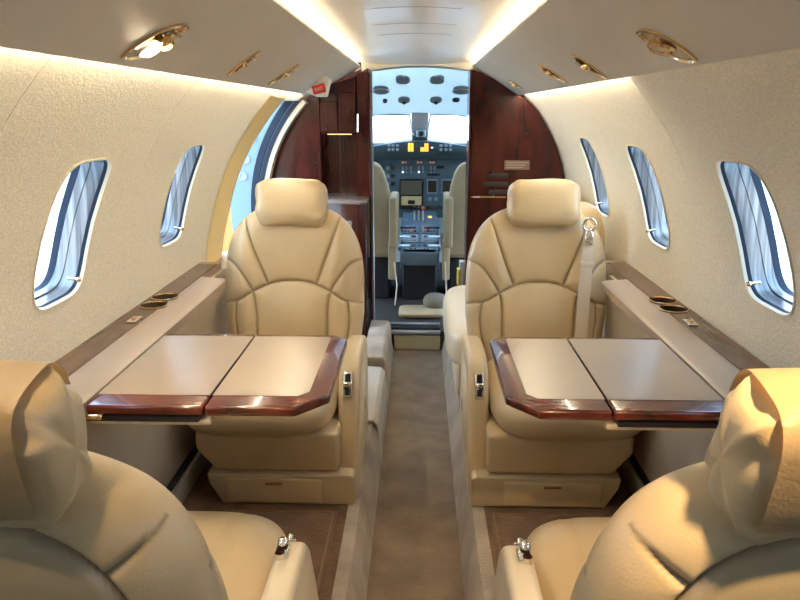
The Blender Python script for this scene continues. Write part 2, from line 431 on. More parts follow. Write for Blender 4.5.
fixture(-1, 243, 63, .055, .020, 'slim gold air outlet between the two reading lights of the left panel', False, .25)
fixture(-1, 283, 74, .062, .028, 'small gold reading light nearest the red placard on the left panel', False, .05)
fixture(1, 590, 66, .058, .024, 'slim gold outlet with copper lip, second largest in the right overhead panel', False, .1)
fixture(1, 553, 73, .052, .034, 'small gold reading light in the middle of the right overhead panel', False, -.2)
fixture(1, 516, 84, .034, .024, 'tiny gold outlet at the wood divider end of the right panel, just above the wall', False, -.1)
cA = fixture(-1, 0, 0, .066, .046, 'lit gold reading light over the bottom left club seat', True, -.65, at=.42)
cB = fixture(1, 0, 0, .066, .046, 'lit gold reading light over the bottom right club seat', True, -.65, at=.42)
# placard sign
c = Vector((-.478, 3.36, 1.287)); c = P(319, 88, 1, 3.02)
t = thing('exit_sign', 'small red and white wedge sign hanging below the left overhead panel by the galley', 'sign', c)
bm = B(); prism(bm, [(-.055,-.015),(.020,.050),(.048,.035),(.030,-.035),(-.012,-.035)], 0, .05, 'y', .003, 1, Matrix.Translation(c)); obj('housing', bm, white, t)
bm = B(); box(bm, (-.028,-.004,-.022), (.026,0,.014), .002, 1, Matrix.Translation(c) @ Matrix.Rotation(-.25,4,'Y')); obj('face', bm, redm, t)
text('lettering', 'EXIT', .017, white, Matrix.Translation(c+Vector((0,-.0048,-.004))) @ Matrix.Rotation(-.25,4,'Y') @ Matrix.Rotation(PI/2,4,'X'), t)
# ------------------------------------------------------------------ ledges
wellm = mat('dark cup well', (.06,.03,.015), .5)
def ledge(side, y1, lab):
    t = thing('side_ledge', lab, 'ledge', (side*.66, 1.2, .668))
    xi = .592
    bm = B(); prism(bm, [(side*xi,.662),(side*xi,.684),(side*(xi+.008),.690),(side*.664,.694),(side*.742,.694),(side*.742,.668),(side*(xi+.03),.662)], .98, 2.15, 'y')
    prism(bm, [(side*.672,.662),(side*.672,.694),(side*.742,.694),(side*.742,.662)], 2.15, y1, 'y'); top_ = obj('ledge_top', bm, taupe, t)
    bm = B(); box(bm, (side*.672,.99,.6935), (side*.738,y1-.04,.6965), .001, 1); inl_ = obj('wood_inlay', bm, woodl, t)
    for ob_ in (top_, inl_):
        cb = B()
        for ci in range(2): cyl(cb, (side*.694,1.80+.087*ci,.60), (side*.694,1.80+.087*ci,.75), .0352, 36)
        bmesh.ops.recalc_face_normals(cb, faces=cb.faces); cut = obj('cutter', cb, black); cut.location = -t.location
        tmpl = t.location.copy(); cut.location = (0,0,0); bpy.context.view_layer.update(); boolean(ob_, cut)
    for ci in range(2):
        q = Vector((side*.694, 1.80+.087*ci, .6966))
        M = Matrix.Translation(q)
        bm = B(); lathe(bm, [(.0375,.0),(.038,.002),(.0355,.003),(.035,.0)], M, 36); h = obj('cup_holder', bm, gold, t)
        bm = B(); lathe(bm, [(.0348,-.001),(.034,-.060),(.0001,-.062)], M, 36); obj('well', bm, wellm, h)
    q = P(137 if side<0 else 698, 320 if side<0 else 323, 2, .697); q.x = side*.69
    bm = B(); box(bm, (-.012,-.024,0), (.012,.024,.004), .002, 2, Matrix.Translation(q)); pl_ = obj('switch_plate', bm, chrome, t)
    bm = B(); cyl(bm, q+Vector((0,-.008,.003)), q+Vector((0,-.008,.008)), .005, 12); cyl(bm, q+Vector((0,.010,.003)), q+Vector((0,.010,.006)), .004, 12); obj('button', bm, gold, pl_)
    return t
ledge(-1, 2.38, 'long taupe and walnut ledge under the left windows with two cup holders')
ledge(1, 2.44, 'long taupe and walnut ledge under the right windows with two cup holders')
# ------------------------------------------------------------------ tables
def table(side, xin, lab):
    t = thing('folding_table', lab, 'table', (side*.38, 1.39, .66), group='fold-out tables')
    y0, y1 = 1.172, 1.605; xo = .590; xj = .372; z = .681; th = .020
    def pr(pts): return [(side*x, y) for x, y in pts]
    bm = B(); prism(bm, pr([(xin+.055,y0),(xj-.0015,y0),(xj-.0015,y1),(xin+.03,y1),(xin,y1-.035),(xin,y0+.065)]), z-th, z, 'z', .006, 3)
    lf = obj('outer_leaf', bm, woodt, t)
    bm = B(); prism(bm, pr([(xin+.058,y0+.052),(xj-.003,y0+.052),(xj-.003,y1-.022),(xin+.045,y1-.022),(xin+.040,y1-.032),(xin+.040,y0+.075)]), z-.001, z+.0012, 'z'); obj('leather_inlay', bm, taupe2, lf)
    bm = B(); prism(bm, pr([(xj+.0015,y0),(xo,y0),(xo,y1),(xj+.0015,y1)]), z-th, z, 'z', .006, 3)
    lf = obj('inner_leaf', bm, woodt, t)
    bm = B(); prism(bm, pr([(xj+.003,y0+.052),(xo-.001,y0+.052),(xo-.001,y1-.022),(xj+.003,y1-.022)]), z-.001, z+.0012, 'z'); obj('leather_inlay', bm, taupe2, lf)
    bm = B(); box(bm, (side*(xj+.01),y0-.002,z-th-.010), (side*xo,y1-.01,z-th-.001)); obj('under_frame', bm, black, t)
    bm = B(); box(bm, (side*(xj-.01),y0+.008,z-th-.022), (side*(xo-.001),y0+.16,z-th-.009), .005, 2); obj('felt_pad', bm, feltm, t)
    bm = B(); box(bm, (side*(xo-.035),y0-.014,z-th-.004), (side*(xo-.0005),y0+.01,z-th+.006), .004, 2); obj('latch', bm, gold, t)
    return t
table(-1, .148, 'fold-out mahogany edged table with taupe leather top by the left windows')
table(1, .186, 'fold-out mahogany edged table with taupe leather top by the right windows')
# ------------------------------------------------------------------ club seats
def seam_dist(X, Z, lines):
    D = np.full(X.shape, 9.0)
    for L in lines:
        for (x1, z1), (x2, z2) in zip(L, L[1:]):
            dx, dz = x2-x1, z2-z1; q = dx*dx+dz*dz+1e-12
            t = np.clip(((X-x1)*dx+(Z-z1)*dz)/q, 0, 1)
            D = np.minimum(D, np.hypot(X-x1-t*dx, Z-z1-t*dz))
    return D
def smooth_line(L, n=6):
    out = []
    P_ = [L[0]]+list(L)+[L[-1]]
    for i in range(1, len(P_)-2):
        for k in range(n):
            t = k/n; a, b, c, d = P_[i-1], P_[i], P_[i+1], P_[i+2]
            out.append(tuple(.5*((2*b[j])+(-a[j]+c[j])*t+(2*a[j]-5*b[j]+4*c[j]-d[j])*t*t+(-a[j]+3*b[j]-3*c[j]+d[j])*t**3) for j in (0,1)))
    out.append(tuple(L[-1])); return out
W_ = .236; ZB, ZM, ZT = .34, .62, .905
def mirror(L): return [(-x, z) for x, z in L]
fs = [[(-.158,.86),(-.140,.80),(-.112,.72),(-.083,.645)],
      [(-.232,.575),(-.175,.588),(-.125,.618),(-.06,.645),(0,.652),(.06,.645),(.125,.618),(.175,.588),(.232,.575)],
      [(-.235,.725),(-.195,.708),(-.160,.668),(-.130,.617)],
      [(-.130,.617),(-.120,.56),(-.118,.44)], [(-.185,.585),(-.190,.52),(-.18,.44)]]
fs += [mirror(fs[0]), mirror(fs[2]), mirror(fs[3]), mirror(fs[4])]
fs = [smooth_line(L) for L in fs]
bs = [[(-.165,.34),(-.175,.60),(-.155,.72),(-.10,.80),(0,.835),(.10,.80),(.155,.72),(.175,.60),(.165,.34)],
      [(-.25,.835),(-.132,.765)],[(.25,.835),(.132,.765)], [(-.07,.815),(-.075,.92)],[(.07,.815),(.075,.92)]]
bs = [smooth_line(L) for L in bs]
def backrest_bm(which, n=2.7, ZT=.905):
    """front or back skin; local seat frame, seat faces +y"""
    nu, nv = 150, 150
    u = np.sin(np.linspace(-PI/2, PI/2, nu+1)); u = np.sign(u)*np.abs(u)**1.0
    v = np.linspace(0, 1, nv+1); s = 1-(1-v)**1.6
    Z = (ZB+(ZT-ZB)*s)[:, None]*np.ones((1, nu+1))
    sz = np.clip((Z-ZM)/(ZT-ZM), 0, 1)
    wb = (W_ if n > 2.5 else .231)*(.90+.10*np.clip((Z-ZB)/(.2), 0, 1))
    w = wb*(1-sz**n+1e-9)**(1/n); X = u[None, :]*w
    rho = np.clip((np.abs(X)/wb)**n + sz**n, 0, 1)
    e = (1-rho**1.7)**.42
    zb = np.clip((Z-ZB)/.04, 0, 1); e = e*np.sqrt(1-(1-zb)**2+1e-9)
    shell = np.zeros_like(X)
    if which == 'front':
        D = seam_dist(X, Z, fs if n > 2.5 else [fs[1], fs[2], fs[3], fs[6], fs[7]])
        y = .052*e + .030*np.exp(-((np.abs(X)-.165)/.06)**2)*e + .022*np.exp(-((Z-.53)/.09)**2)*np.exp(-(X/.11)**2)*e
        y += (-.009*np.exp(-(D/.0045)**2) + .010*(1-np.exp(-D/.022)))*e
    else:
        D = seam_dist(X, Z, bs)
        lim = np.interp(Z, [p[1] for p in bs[0][:len(bs[0])//2+1]], [-p[0] for p in bs[0][:len(bs[0])//2+1]], right=-1)
        shell = (np.abs(X) < lim).astype(float)
        y = -.078*e + (-.010*(1-np.exp(-D/.02)) + .009*np.exp(-(D/.0045)**2))*e
    G = [[Vector((X[i, j], y[i, j], Z[i, j])) for j in range(nu+1)] for i in range(nv+1)]
    return G, np.exp(-(D/.0028)**2), shell
REC = Matrix.Translation((0,-.285,.42)) @ Matrix.Rotation(math.radians(8),4,'X') @ Matrix.Translation((0,0,-.42))
def headrest_bm(seed, drape=False):
    rnd = random.Random(seed); bm = B(); G = []; nt, nf = 64, 56; hw = .117
    ph = [rnd.uniform(0, 6.28) for _ in range(8)]
    for i in range(nt+1):
        t = -1+2*i/nt; t = math.sin(t*PI/2); row = []
        r0 = (1-abs(t)**9)**(1/2.6) if abs(t) < 1 else 0
        end = max(0, (abs(t)-.45)/.55)
        for j in range(nf):
            f = 2*PI*j/nf; c, s = math.cos(f), math.sin(f); e = 2/3.4
            wr = 1 + end*min(1,(1-abs(t))/.10)*((.055*math.sin(7*f+ph[0]+t*2)+.03*math.sin(13*f+ph[1]+t)) if not drape else (.13*(1-2*abs(math.sin(3.5*f+ph[0]+t*1.2))**.7)+.05*math.sin(9*f+ph[1]))) + .018*math.sin(3*f+ph[2]+t*4)+.02*math.sin(t*9+ph[3]+2*s)*end
            y = .050*math.copysign(abs(c)**e, c)*r0*wr; z = .077*math.copysign(abs(s)**e, s)*r0*wr
            z -= .006*(1-math.cos(t*1.2))
            row.append((hw*t+.005*end*r0*math.copysign(1,t)*math.sin(5*f+ph[4]), y, z))
        G.append(row)
    V = grid(bm, G, wrapv=True)
    bmesh.ops.remove_doubles(bm, verts=bm.verts, dist=1e-5)
    return bm
def make_seat(arm, label, loc, rz, seed, beltside=0, drape=False):
    t = thing('club_seat', label, 'seat', loc, rz, 'leather club seats')
    def ob(n, bm, m, p=t, sm=50): return obj(n, bm, m, p, smooth=sm, world=False)
    # backrest
    bm = B(); kw = dict(n=2.15, ZT=.88) if drape else {}; bm.verts.layers.float.new('seam'); bm.verts.layers.float.new('shell'); lay = bm.verts.layers.float['seam']; lay2 = bm.verts.layers.float['shell']
    for wh in ('front','back'):
        G, dd, sh_ = backrest_bm(wh, **kw); V = grid(bm, G)
        for i, row in enumerate(V):
            for j, vv in enumerate(row): vv[lay] = dd[i, j]; vv[lay2] = sh_[i, j]
    
    bmesh.ops.remove_doubles(bm, verts=bm.verts, dist=1e-4); bmesh.ops.transform(bm, matrix=REC, verts=bm.verts)
    bk = ob('backrest', bm, leather, sm=180)
    # headrest
    bm = headrest_bm(seed, drape); bmesh.ops.transform(bm, matrix=REC @ Matrix.Translation((-.012 if beltside else 0,.045,.910)) @ Matrix.Rotation(.1,4,'X'), verts=bm.verts)
    if drape: bmesh.ops.transform(bm, matrix=Matrix.Translation((0,-.075,-.02)), verts=bm.verts)
    hr = ob('headrest', bm, leather, sm=180)
    if drape:
        bm = B(); GG = []
        for i in range(25):
            f = .25+ (PI*1.1-.25)*i/24
            row = []
            for j in range(17):
                x = -.096+.192*j/16
                c_, s_ = math.cos(f), math.sin(f); e=2/3.4
                row.append(Vector((x, .056*math.copysign(abs(c_)**e,c_), .080*math.copysign(abs(s_)**e,s_)-.006*(1-math.cos(x/.117*1.2)))))
            GG.append(row)
        grid(bm, GG); bmesh.ops.solidify(bm, geom=bm.faces[:], thickness=.005)
        bmesh.ops.transform(bm, matrix=Matrix.Translation((0,-.075,-.02)) @ REC @ Matrix.Translation((0,.045,.910)) @ Matrix.Rotation(.1,4,'X'), verts=bm.verts)
        ob('headrest_flap', bm, leather, hr)
    # cushion
    bm = B(); nu, nv = 72, 56; G = []
    for i in range(nv+1):
        vv = -PI/2+PI*i/nv; row = []
        for j in range(nu):
            uu = 2*PI*j/nu; e = 2/4.2; e2 = 2/2.4
            f = lambda a, q: math.copysign(abs(a)**q, a)
            x = .212*f(math.cos(vv),e2)*f(math.cos(uu),e); y = .265*f(math.cos(vv),e2)*f(math.sin(uu),e)+.012; z = .080*f(math.sin(vv),e2)
            if z > 0:
                d = min(abs(abs(x)-(.11+.12*max(0,-y))), 1)
                z += -.006*math.exp(-(d/.006)**2)
                z += .008*math.exp(-((y-.17)/.09)**2)
            row.append((x*1.02-arm*(.030 if not drape else .01), y, z+.380))
        G.append(row)
    grid(bm, G, wrapv=True); bmesh.ops.remove_doubles(bm, verts=bm.verts, dist=1e-5)
    ob('cushion', bm, leather, sm=180)
    a = arm
    # skirt under the cushion
    bm = B(); prism(bm, [(a*.20,.222),(a*.20,.34),(-a*.20,.34),(-a*.20,.285),(-a*.145,.222)], -.20, .232, 'y', .012, 3); ob('skirt', bm, shell_l if drape else leather)
    # base with drawer
    bm = B(); prism(bm, [(a*.245,.127),(a*.245,.212),(a*.235,.220),(-a*.17,.220),(-a*.165,.19),(-a*.13,.127)], -.21, .245, 'y', .006, 2)
    bs_ = ob('base', bm, shell_l if not drape else leather)
    bm = B(); prism(bm, [(a*.155,.135),(a*.155,.208),(-a*.115,.208),(-a*.115,.135)], .240, .252, 'y', .004, 2); dr = ob('drawer', bm, leather, bs_)
    bm = B(); box(bm, (a*.02-.024,.252,.192), (a*.02+.024,.2545,.200), .003, 2); ob('drawer_pull', bm, gold, dr)
    # arm
    bm = B(); prism(bm, [(-.25,.15),(-.25,.45),(-.22,.485),(-.12,.500),(.02,.500),(.060,.492),(.088,.465),(.135,.37),(.20,.22),(.21,.155),(.19,.13)], a*(.190 if not drape else .208), a*(.250 if not drape else .258), 'x', .020, 5)
    am = ob('armrest', bm, leather if not drape else leather2)
    sl = Vector((0,.05,-.10)).normalized(); c = Vector((a*.218,.104,.437)); nn = Vector((0,.10,.05)).normalized()
    M = basis((1,0,0), sl, nn, c+nn*.003) @ Matrix.Scale(1.2,4)
    bm = B(); box(bm, (-.011,-.030,0), (.011,.034,.004), .002, 2, M); pt = ob('control_plate', bm, chrome, am)
    bm = B(); box(bm, (-.006,-.024,.0035), (.006,-.002,.0045), .0, 1, M); box(bm, (-.006,.012,.0035), (.006,.028,.0045), 0, 1, M); ob('slot', bm, black, pt)
    bm = B(); box(bm, (-.010,-.004,.004), (.010,.008,.014), .003, 2, M); cyl(bm, M @ Vector((0,-.02,.004)), M @ Vector((0,-.02,.014)), .005, 14); ob('lever', bm, chrome, pt)
    bm = B(); prism(bm, [(-.17,.22),(-.17,.44),(.02,.44),(.08,.34),(.12,.22)], a*.2485, a*.2525, 'x', .0015, 1); ob('side_panel', bm, leather2, am)
    bm = B(); box(bm, (a*.252,-.09,.28), (a*.2555,-.07,.315), .001, 1); ob('side_latch', bm, chrome, am)
    if drape:
        bm = B(); cyl(bm, (a*.222,.0,.497), (a*.222,.0,.510), .008, 18); ellipsoid(bm, (a*.220,.035,.504), (.010,.012,.010)); box(bm, (a*.224-.012,-.005,.498), (a*.224+.010,.03,.508), .003, 2); ob('recline_button', bm, chrome, am)
    if beltside:
        b = beltside; xs = b*.150; pts = []
        bt = thing_belt = None
        def sp(x, z, off): # point in front of backrest
            return REC @ Vector((x, off, z))
        bm = B(); GG = []
        for i in range(22):
            z = .835-(.835-.46)*i/21; w = .020 if i>5 else .017
            x = xs*(1-.10*i/21)
            o = .104 if z<.80 else .098-.2*(z-.80)
            GG.append([sp(x-w, z, o-.002), sp(x, z, o), sp(x+w, z, o-.002), sp(x+w, z, o-.005), sp(x-w, z, o-.005)])
        V = grid(bm, GG, wrapv=True); bm.faces.new(V[0]); bm.faces.new(V[-1][::-1]); sb = ob('shoulder_belt', bm, belt)
        bm = B(); box(bm, (-.023,-.003,-.010), (.023,.004,.010), .003, 2, REC @ Matrix.Translation((xs*.97,.100,.715))); ob('belt_adjuster', bm, belt, sb)
        bm = B(); c0 = REC @ Vector((xs, .098, .842)); tube(bm, [c0+Vector((.020*math.cos(q), .004, .020*math.sin(q))) for q in np.linspace(0,2*PI,24,endpoint=False)], .0042, 8, True); ob('belt_ring', bm, chrome, sb)
        bm = B(); box(bm, (-.014,-.004,-.022), (.014,.008,.022), .005, 2, REC @ Matrix.Translation((xs,.100,.798))); cyl(bm, REC @ Vector((xs,.10,.80)), REC @ Vector((xs,.116,.80)), .009, 16); ob('belt_clip', bm, chrome, sb)
    return t
make_seat(-1, 'cream leather club seat facing the camera behind the left table', (-.402,2.0,0), PI, 3)
make_seat(1, 'cream leather club seat with shoulder belt facing the camera behind the right table', (.415,2.0,0), PI, 5, beltside=-1)
make_seat(1, 'cream leather club seat at the bottom left corner, seen from behind', (-.424,.985,0), 0, 8, drape=True)
make_seat(-1, 'cream leather club seat at the bottom right corner, seen from behind', (.420,.985,0), 0, 11, drape=True)
# ------------------------------------------------------------------ side-facing bench seat by the divider
t = thing('side_facing_seat', 'pale leather side-facing seat along the right wall in front of the wood divider', 'seat', (.45,2.9,.125))
bm = B(); ellipsoid(bm, (.345,2.90,.32), (.215,.42,.095), 4.5, 56, 30); obj('cushion', bm, leather2, t, 180)
bm = B(); box(bm, (.165,2.52,.125), (.60,3.30,.28), .03, 4); obj('base', bm, leather2, t)
bm = B(); ellipsoid(bm, (.625,2.62,.66), (.075,.16,.215), 3.2, 48, 30); obj('backrest', bm, leather, t, 180)
bm = B(); ellipsoid(bm, (.625,3.02,.66), (.075,.22,.215), 3.2, 48, 30); obj('backrest', bm, leather, t, 180)
# ------------------------------------------------------------------ left galley cabinet
YC = 3.45
def arcpts(side, r_, z0, z1, n=16):
    return [(side*r_*math.cos(math.asin((z-CC)/r_)), z) for z in np.linspace(z0, z1, n)]
t = thing('galley_cabinet', 'tall glossy mahogany galley cabinet with open niche left of the cockpit doorway', 'cabinet', (-.45,YC,0))
XI = -.225
nx0, nx1 = P(320,133,1,YC).x, P(357,133,1,YC).x
zc = P(340,197,1,YC).z; zn = P(340,134,1,YC).z; ztop = 1.425
# left curved column, right column, upper box, lower body built round the niche
bm = B(); prism(bm, [(nx0,.0)]+[(nx0,1.276)]+arcpts(-1,.735,.06,1.245)[::-1], YC, 3.56, 'y'); obj('side_column', bm, woodv, t)
bm = B(); prism(bm, [(nx1,zc),(XI,zc),(XI,1.40),(nx1,1.37)], YC, 3.56, 'y', .003, 1); obj('aisle_column', bm, woodv, t)
bm = B(); prism(bm, [(nx0+.002,zn),(nx1-.002,zn),(nx1-.002,1.36),(-.40,1.33),(nx0+.002,1.27)], YC+.004, 3.56, 'y', .003, 1); ub = obj('upper_cupboard', bm, woodv, t)
bm = B(); box(bm, (nx0,3.62,zc), (nx1,3.64,zn)); obj('niche_back', bm, woodv, t)
bm = B(); box(bm, (nx0+.003,YC-.012,zn+.012), ((nx0+nx1)/2-.002,YC+.004,1.25), .002, 1); d1 = obj('cupboard_door', bm, woodv, ub)
bm = B(); box(bm, ((nx0+nx1)/2+.002,YC-.012,zn+.012), (nx1-.004,YC+.004,1.29), .002, 1); d2 = obj('cupboard_door', bm, woodv, ub)
a = P(358,114,1,YC-.02); b2 = P(358,132,1,YC-.02); bm = B(); tube(bm, [a, b2], .005, 8); obj('handle', bm, chrome, d2)
bm = B(); box(bm, ((nx0+nx1)/2-.012,3.60,zc), ((nx0+nx1)/2+.008,3.615,zn), .002, 1); obj('niche_divider', bm, woodv, t)
bm = B(); prism(bm, [(nx0-.1,3.60),(nx0-.03,3.38),(nx0+.02,3.30),(XI-.035,3.26),(XI-.003,3.28),(XI-.003,3.60)], zc-.014, zc+.004, 'z', .004, 2); obj('counter', bm, mat('grey counter top', (.20,.15,.14), .25, coat=.6), t)
bm = B(); prism(bm, [(nx0+.03,3.56),(nx0+.03,3.32),(XI-.045,3.275),(XI-.008,3.29),(XI-.008,3.56)], .125, zc-.014, 'z', .004, 2); lb = obj('lower_cabinet', bm, woodv, t)
q = P(348,224,1,3.28); bm = B(); box(bm, (-.030,-.005,-.014), (.030,0,.014), .001, 1, Matrix.Translation(q+Vector((0,.008,0)))); obj('placard', bm, mat('grey green placard',(.20,.22,.17),.4), lb)
t2 = thing('niche_light', 'small warm light under the upper cupboard of the mahogany galley cabinet', 'light', ((nx0+nx1)/2,3.5,zn))
bm = B(); box(bm, (nx0+.03,3.49,zn-.004), (nx1-.03,3.50,zn), .001, 1); obj('lamp', bm, mat('warm niche lamp', (1,.6,.3), .5, emis=(1,.45,.18), es=2.5), t2)
# carpeted plinth and pale cover on the aisle side
bm = B(); prism(bm, [(-.115,.0),(-.120,.15),(-.135,.175),(-.222,.178),(-.222,0)], 2.86, 3.42, 'y', .008, 3)
tag(obj('carpeted_plinth', bm, carpet3), 'grey carpeted plinth beside the aisle at the foot of the galley cabinet', 'plinth')
bm = B(); prism(bm, [(-.113,.02),(-.124,.120),(-.140,.137),(-.20,.140),(-.20,.128),(-.142,.128),(-.128,.115),(-.117,.02)], 2.30, 2.84, 'y', .001, 1)
tag(obj('sill_cover', bm, mat('pale carpet cover', (.50,.46,.42), .85)), 'pale grey cover over the aisle edge beside the left club seat', 'cover')
# ------------------------------------------------------------------ right divider
t = thing('divider_cabinet', 'tall curved glossy mahogany divider with vent slots right of the cockpit doorway', 'cabinet', (.5,YC,0))
XR = .262
zl = P(485,197,1,YC).z
bm = B(); prism(bm, [(XR,zl+.004),(XR,1.395),(.37,1.35),(.488,1.272)]+arcpts(1,.738,zl+.004,1.262)[::-1], YC, 3.56, 'y', .003, 1); up = obj('upper_panel', bm, woodv, t)
bm = B(); prism(bm, [(XR,.0),(XR,zl-.004)]+arcpts(1,.738,.03,zl-.004)[::-1], YC, 3.56, 'y', .003, 1); lo_ = obj('lower_panel', bm, woodv, t)
bm = B(); box(bm, (XR+.01,YC-.003,zl-.004), (XR+.18,YC+.01,zl+.004), .001, 1); obj('gold_rail', bm, gold, t)
bm = B(); cyl(bm, P(473,197,1,YC-.01), P(480,197,1,YC-.01), .006, 10); obj('latch', bm, chrome, t)
for x0, x1, y in ((489,508,175.5),(484,508,184),(489,507,192)):
    a = P(x0,y,1,YC); b2 = P(x1,y,1,YC)
    bm = B(); box(bm, (a.x,YC-.003,a.z-.010), (b2.x,YC+.002,a.z+.010), .004, 2); obj('vent_slot', bm, black, up)
q = P(517,165,1,YC); bm = B(); box(bm, (-.060,-.003,-.022), (.060,0,.022), .001, 1, Matrix.Translation(q)); pk = obj('placard', bm, placard, up)
for j in range(3):
    bm = B(); box(bm, (-.052,-.0042,.012-.012*j-.0028), (.052-.012*j,-.003,.012-.012*j+.0028), 0, 1, Matrix.Translation(q)); obj('engraved_line', bm, mat('engraving %d'%j,(.34,.25,.22),.4), pk)
# ------------------------------------------------------------------ cockpit doorway frame (structure)
bm = B()
def archz(x): return 1.408 - .36*(x-.02)**2
L = [(-.212,.12)]+[(x, archz(x)) for x in np.linspace(-.212,.262,17)]+[(.262,.12)]
tube(bm, [(x, 3.50, z) for x, z in L], .0045, 8)
dw = struct('door_2', bm, alum)
bm = B(); prism(bm, [(-.226,.12),(-.226,1.39),(-.215,1.395),(-.215,.12)], 3.44, 3.60, 'y', .003, 1); obj('left_post', bm, woodv, dw)
bm = B(); prism(bm, [(.253,.12),(.253,1.395),(.2640,1.39),(.2640,.12)], 3.44, 3.60, 'y', .003, 1); obj('right_post', bm, woodv, dw)
bm = B(); hd = [(x, archz(x)+.004) for x in np.linspace(-.26,.30,15)] + [(x, 1.50) for x in (.30,-.26)]
prism(bm, hd, 3.49, 3.54, 'y'); struct('wall_header', bm, ceilm)
bm = B(); prism(bm, [(-.75,0),(-.75,1.2),(-.5,1.5),(-.25,1.5),(-.235,1.38),(-.235,0)], 3.65, 3.67, 'y'); struct('wall_front_left', bm, woodv)
bm = B(); prism(bm, [(.75,0),(.75,1.2),(.5,1.5),(.29,1.5),(.27,1.38),(.27,0)], 3.57, 3.59, 'y'); struct('wall_front_right', bm, woodv)
# step
bm = B(); a = P(395,331,1,3.47); b2 = P(443,331,1,3.47)
box(bm, (-.8,3.47,-.05), (.8,5.2,a.z)); zf = a.z; fl = struct('floor_cockpit', bm, mat('dark cockpit carpet', (.03,.028,.026), .9))
t = thing('doorway_step', 'beige step panel with metal treads below the cockpit doorway', 'step', (.02,3.46,0))
bm = B(); box(bm, (AL+.005,3.455,.002), (AR-.012,3.47,zf-.02), .004, 1); obj('riser', bm, mat('olive beige riser', (.40,.37,.25), .6), t)
for j in range(3):
    bm = B(); box(bm, (AL-.03,3.45+.05*j,zf-.012+.006*j), (AR-.012,3.48+.05*j,zf+.004+.006*j), .003, 1); obj('tread', bm, alum if j!=1 else black, t)
# ------------------------------------------------------------------ cockpit shell
ZW1 = 1.190
def csec(k):
    """k 0..1 from doorway to windscreen top"""
    y = 3.67+(4.55-3.67)*k
    r_ = .745+(.66-.745)*k; top = 1.455+(ZW1-1.455)*(k**1.25)
    out = []
    for i in range(41):
        a = -PI*.62+2*PI*.62*i/40; sx = math.sin(a); cz = math.cos(a)
        ex = .75 if k > .3 else 1-.25*k/.3
        zz = CC+(top-CC)*math.copysign(abs(cz)**ex, cz) if cz > 0 else CC+.7*cz
        out.append((r_*math.copysign(abs(sx)**ex, sx), y, zz))
    return out
bm = B(); grid(bm, [csec(k) for k in np.linspace(0,1,14)]); bmesh.ops.solidify(bm, geom=bm.faces[:], thickness=.02)
cs = struct('ceiling_cockpit', bm, cockc)
bm = B(); box(bm, (-.70,4.50,0), (.70,5.25,1.0)); 
bm.free()
for s_, nm in ((-1,'left'), (1,'right')):
    bm = B(); prism(bm, [(4.5,0),(5.3,0),(5.3,.98),(4.9,1.03),(4.55,1.2),(4.5,1.2)], s_*.66, s_*.68, 'x'); struct('wall_cockpit_'+nm, bm, cockc)
bm = B(); box(bm, (-.68,5.28,0), (.68,5.30,.97)); struct('wall_cockpit_front', bm, cockc)
# windscreens
kk = 20
for s_ in (-1, 1):
    kk += 1
    q = [(s_*.065, 4.56, ZW1-.004), (s_*.65, 4.50, ZW1-.004), (s_*.65, 4.95, .98), (s_*.050, 5.10, .99)]
    bm = B(); V = [bm.verts.new(Vector(p)+Vector((.02,0,0))) for p in q]; bm.faces.new(V); bmesh.ops.solidify(bm, geom=bm.faces[:], thickness=.004)
    w = struct('window_%d' % kk, bm, glassm)
    bm = B(); tube(bm, [Vector(p)+Vector((.02,0,0)) for p in q], .009, 8, True); obj('windscreen_frame', bm, cockc, w)
bm = B(); prism(bm, [(4.53,ZW1+.01),(4.56,ZW1+.015),(5.12,1.0),(5.10,.97),(4.9,1.0)], -.035, .075, 'x', .008, 2); struct('trim_7', bm, cockc)
t = thing('standby_compass', 'small blue grey compass unit on the post between the two windscreens', 'compass', P(421,133,1,4.75))
c = t.location.copy()
bm = B(); box(bm, (-.032,-.03,-.030), (.032,.03,.022), .010, 3, Matrix.Translation(c)); obj('housing', bm, greym, t)
bm = B(); cyl(bm, c+Vector((0,-.032,-.004)), c+Vector((0,-.026,-.004)), .017, 20); obj('dial', bm, screen, t)
bm = B(); tube(bm, [c+Vector((0,0,.02)), P(421,113,1,4.62)], .010, 8); obj('bracket', bm, greym, t)
bm = B(); ellipsoid(bm, P(413,135,1,4.74), (.012,.012,.016)); obj('knob', bm, greym, t)
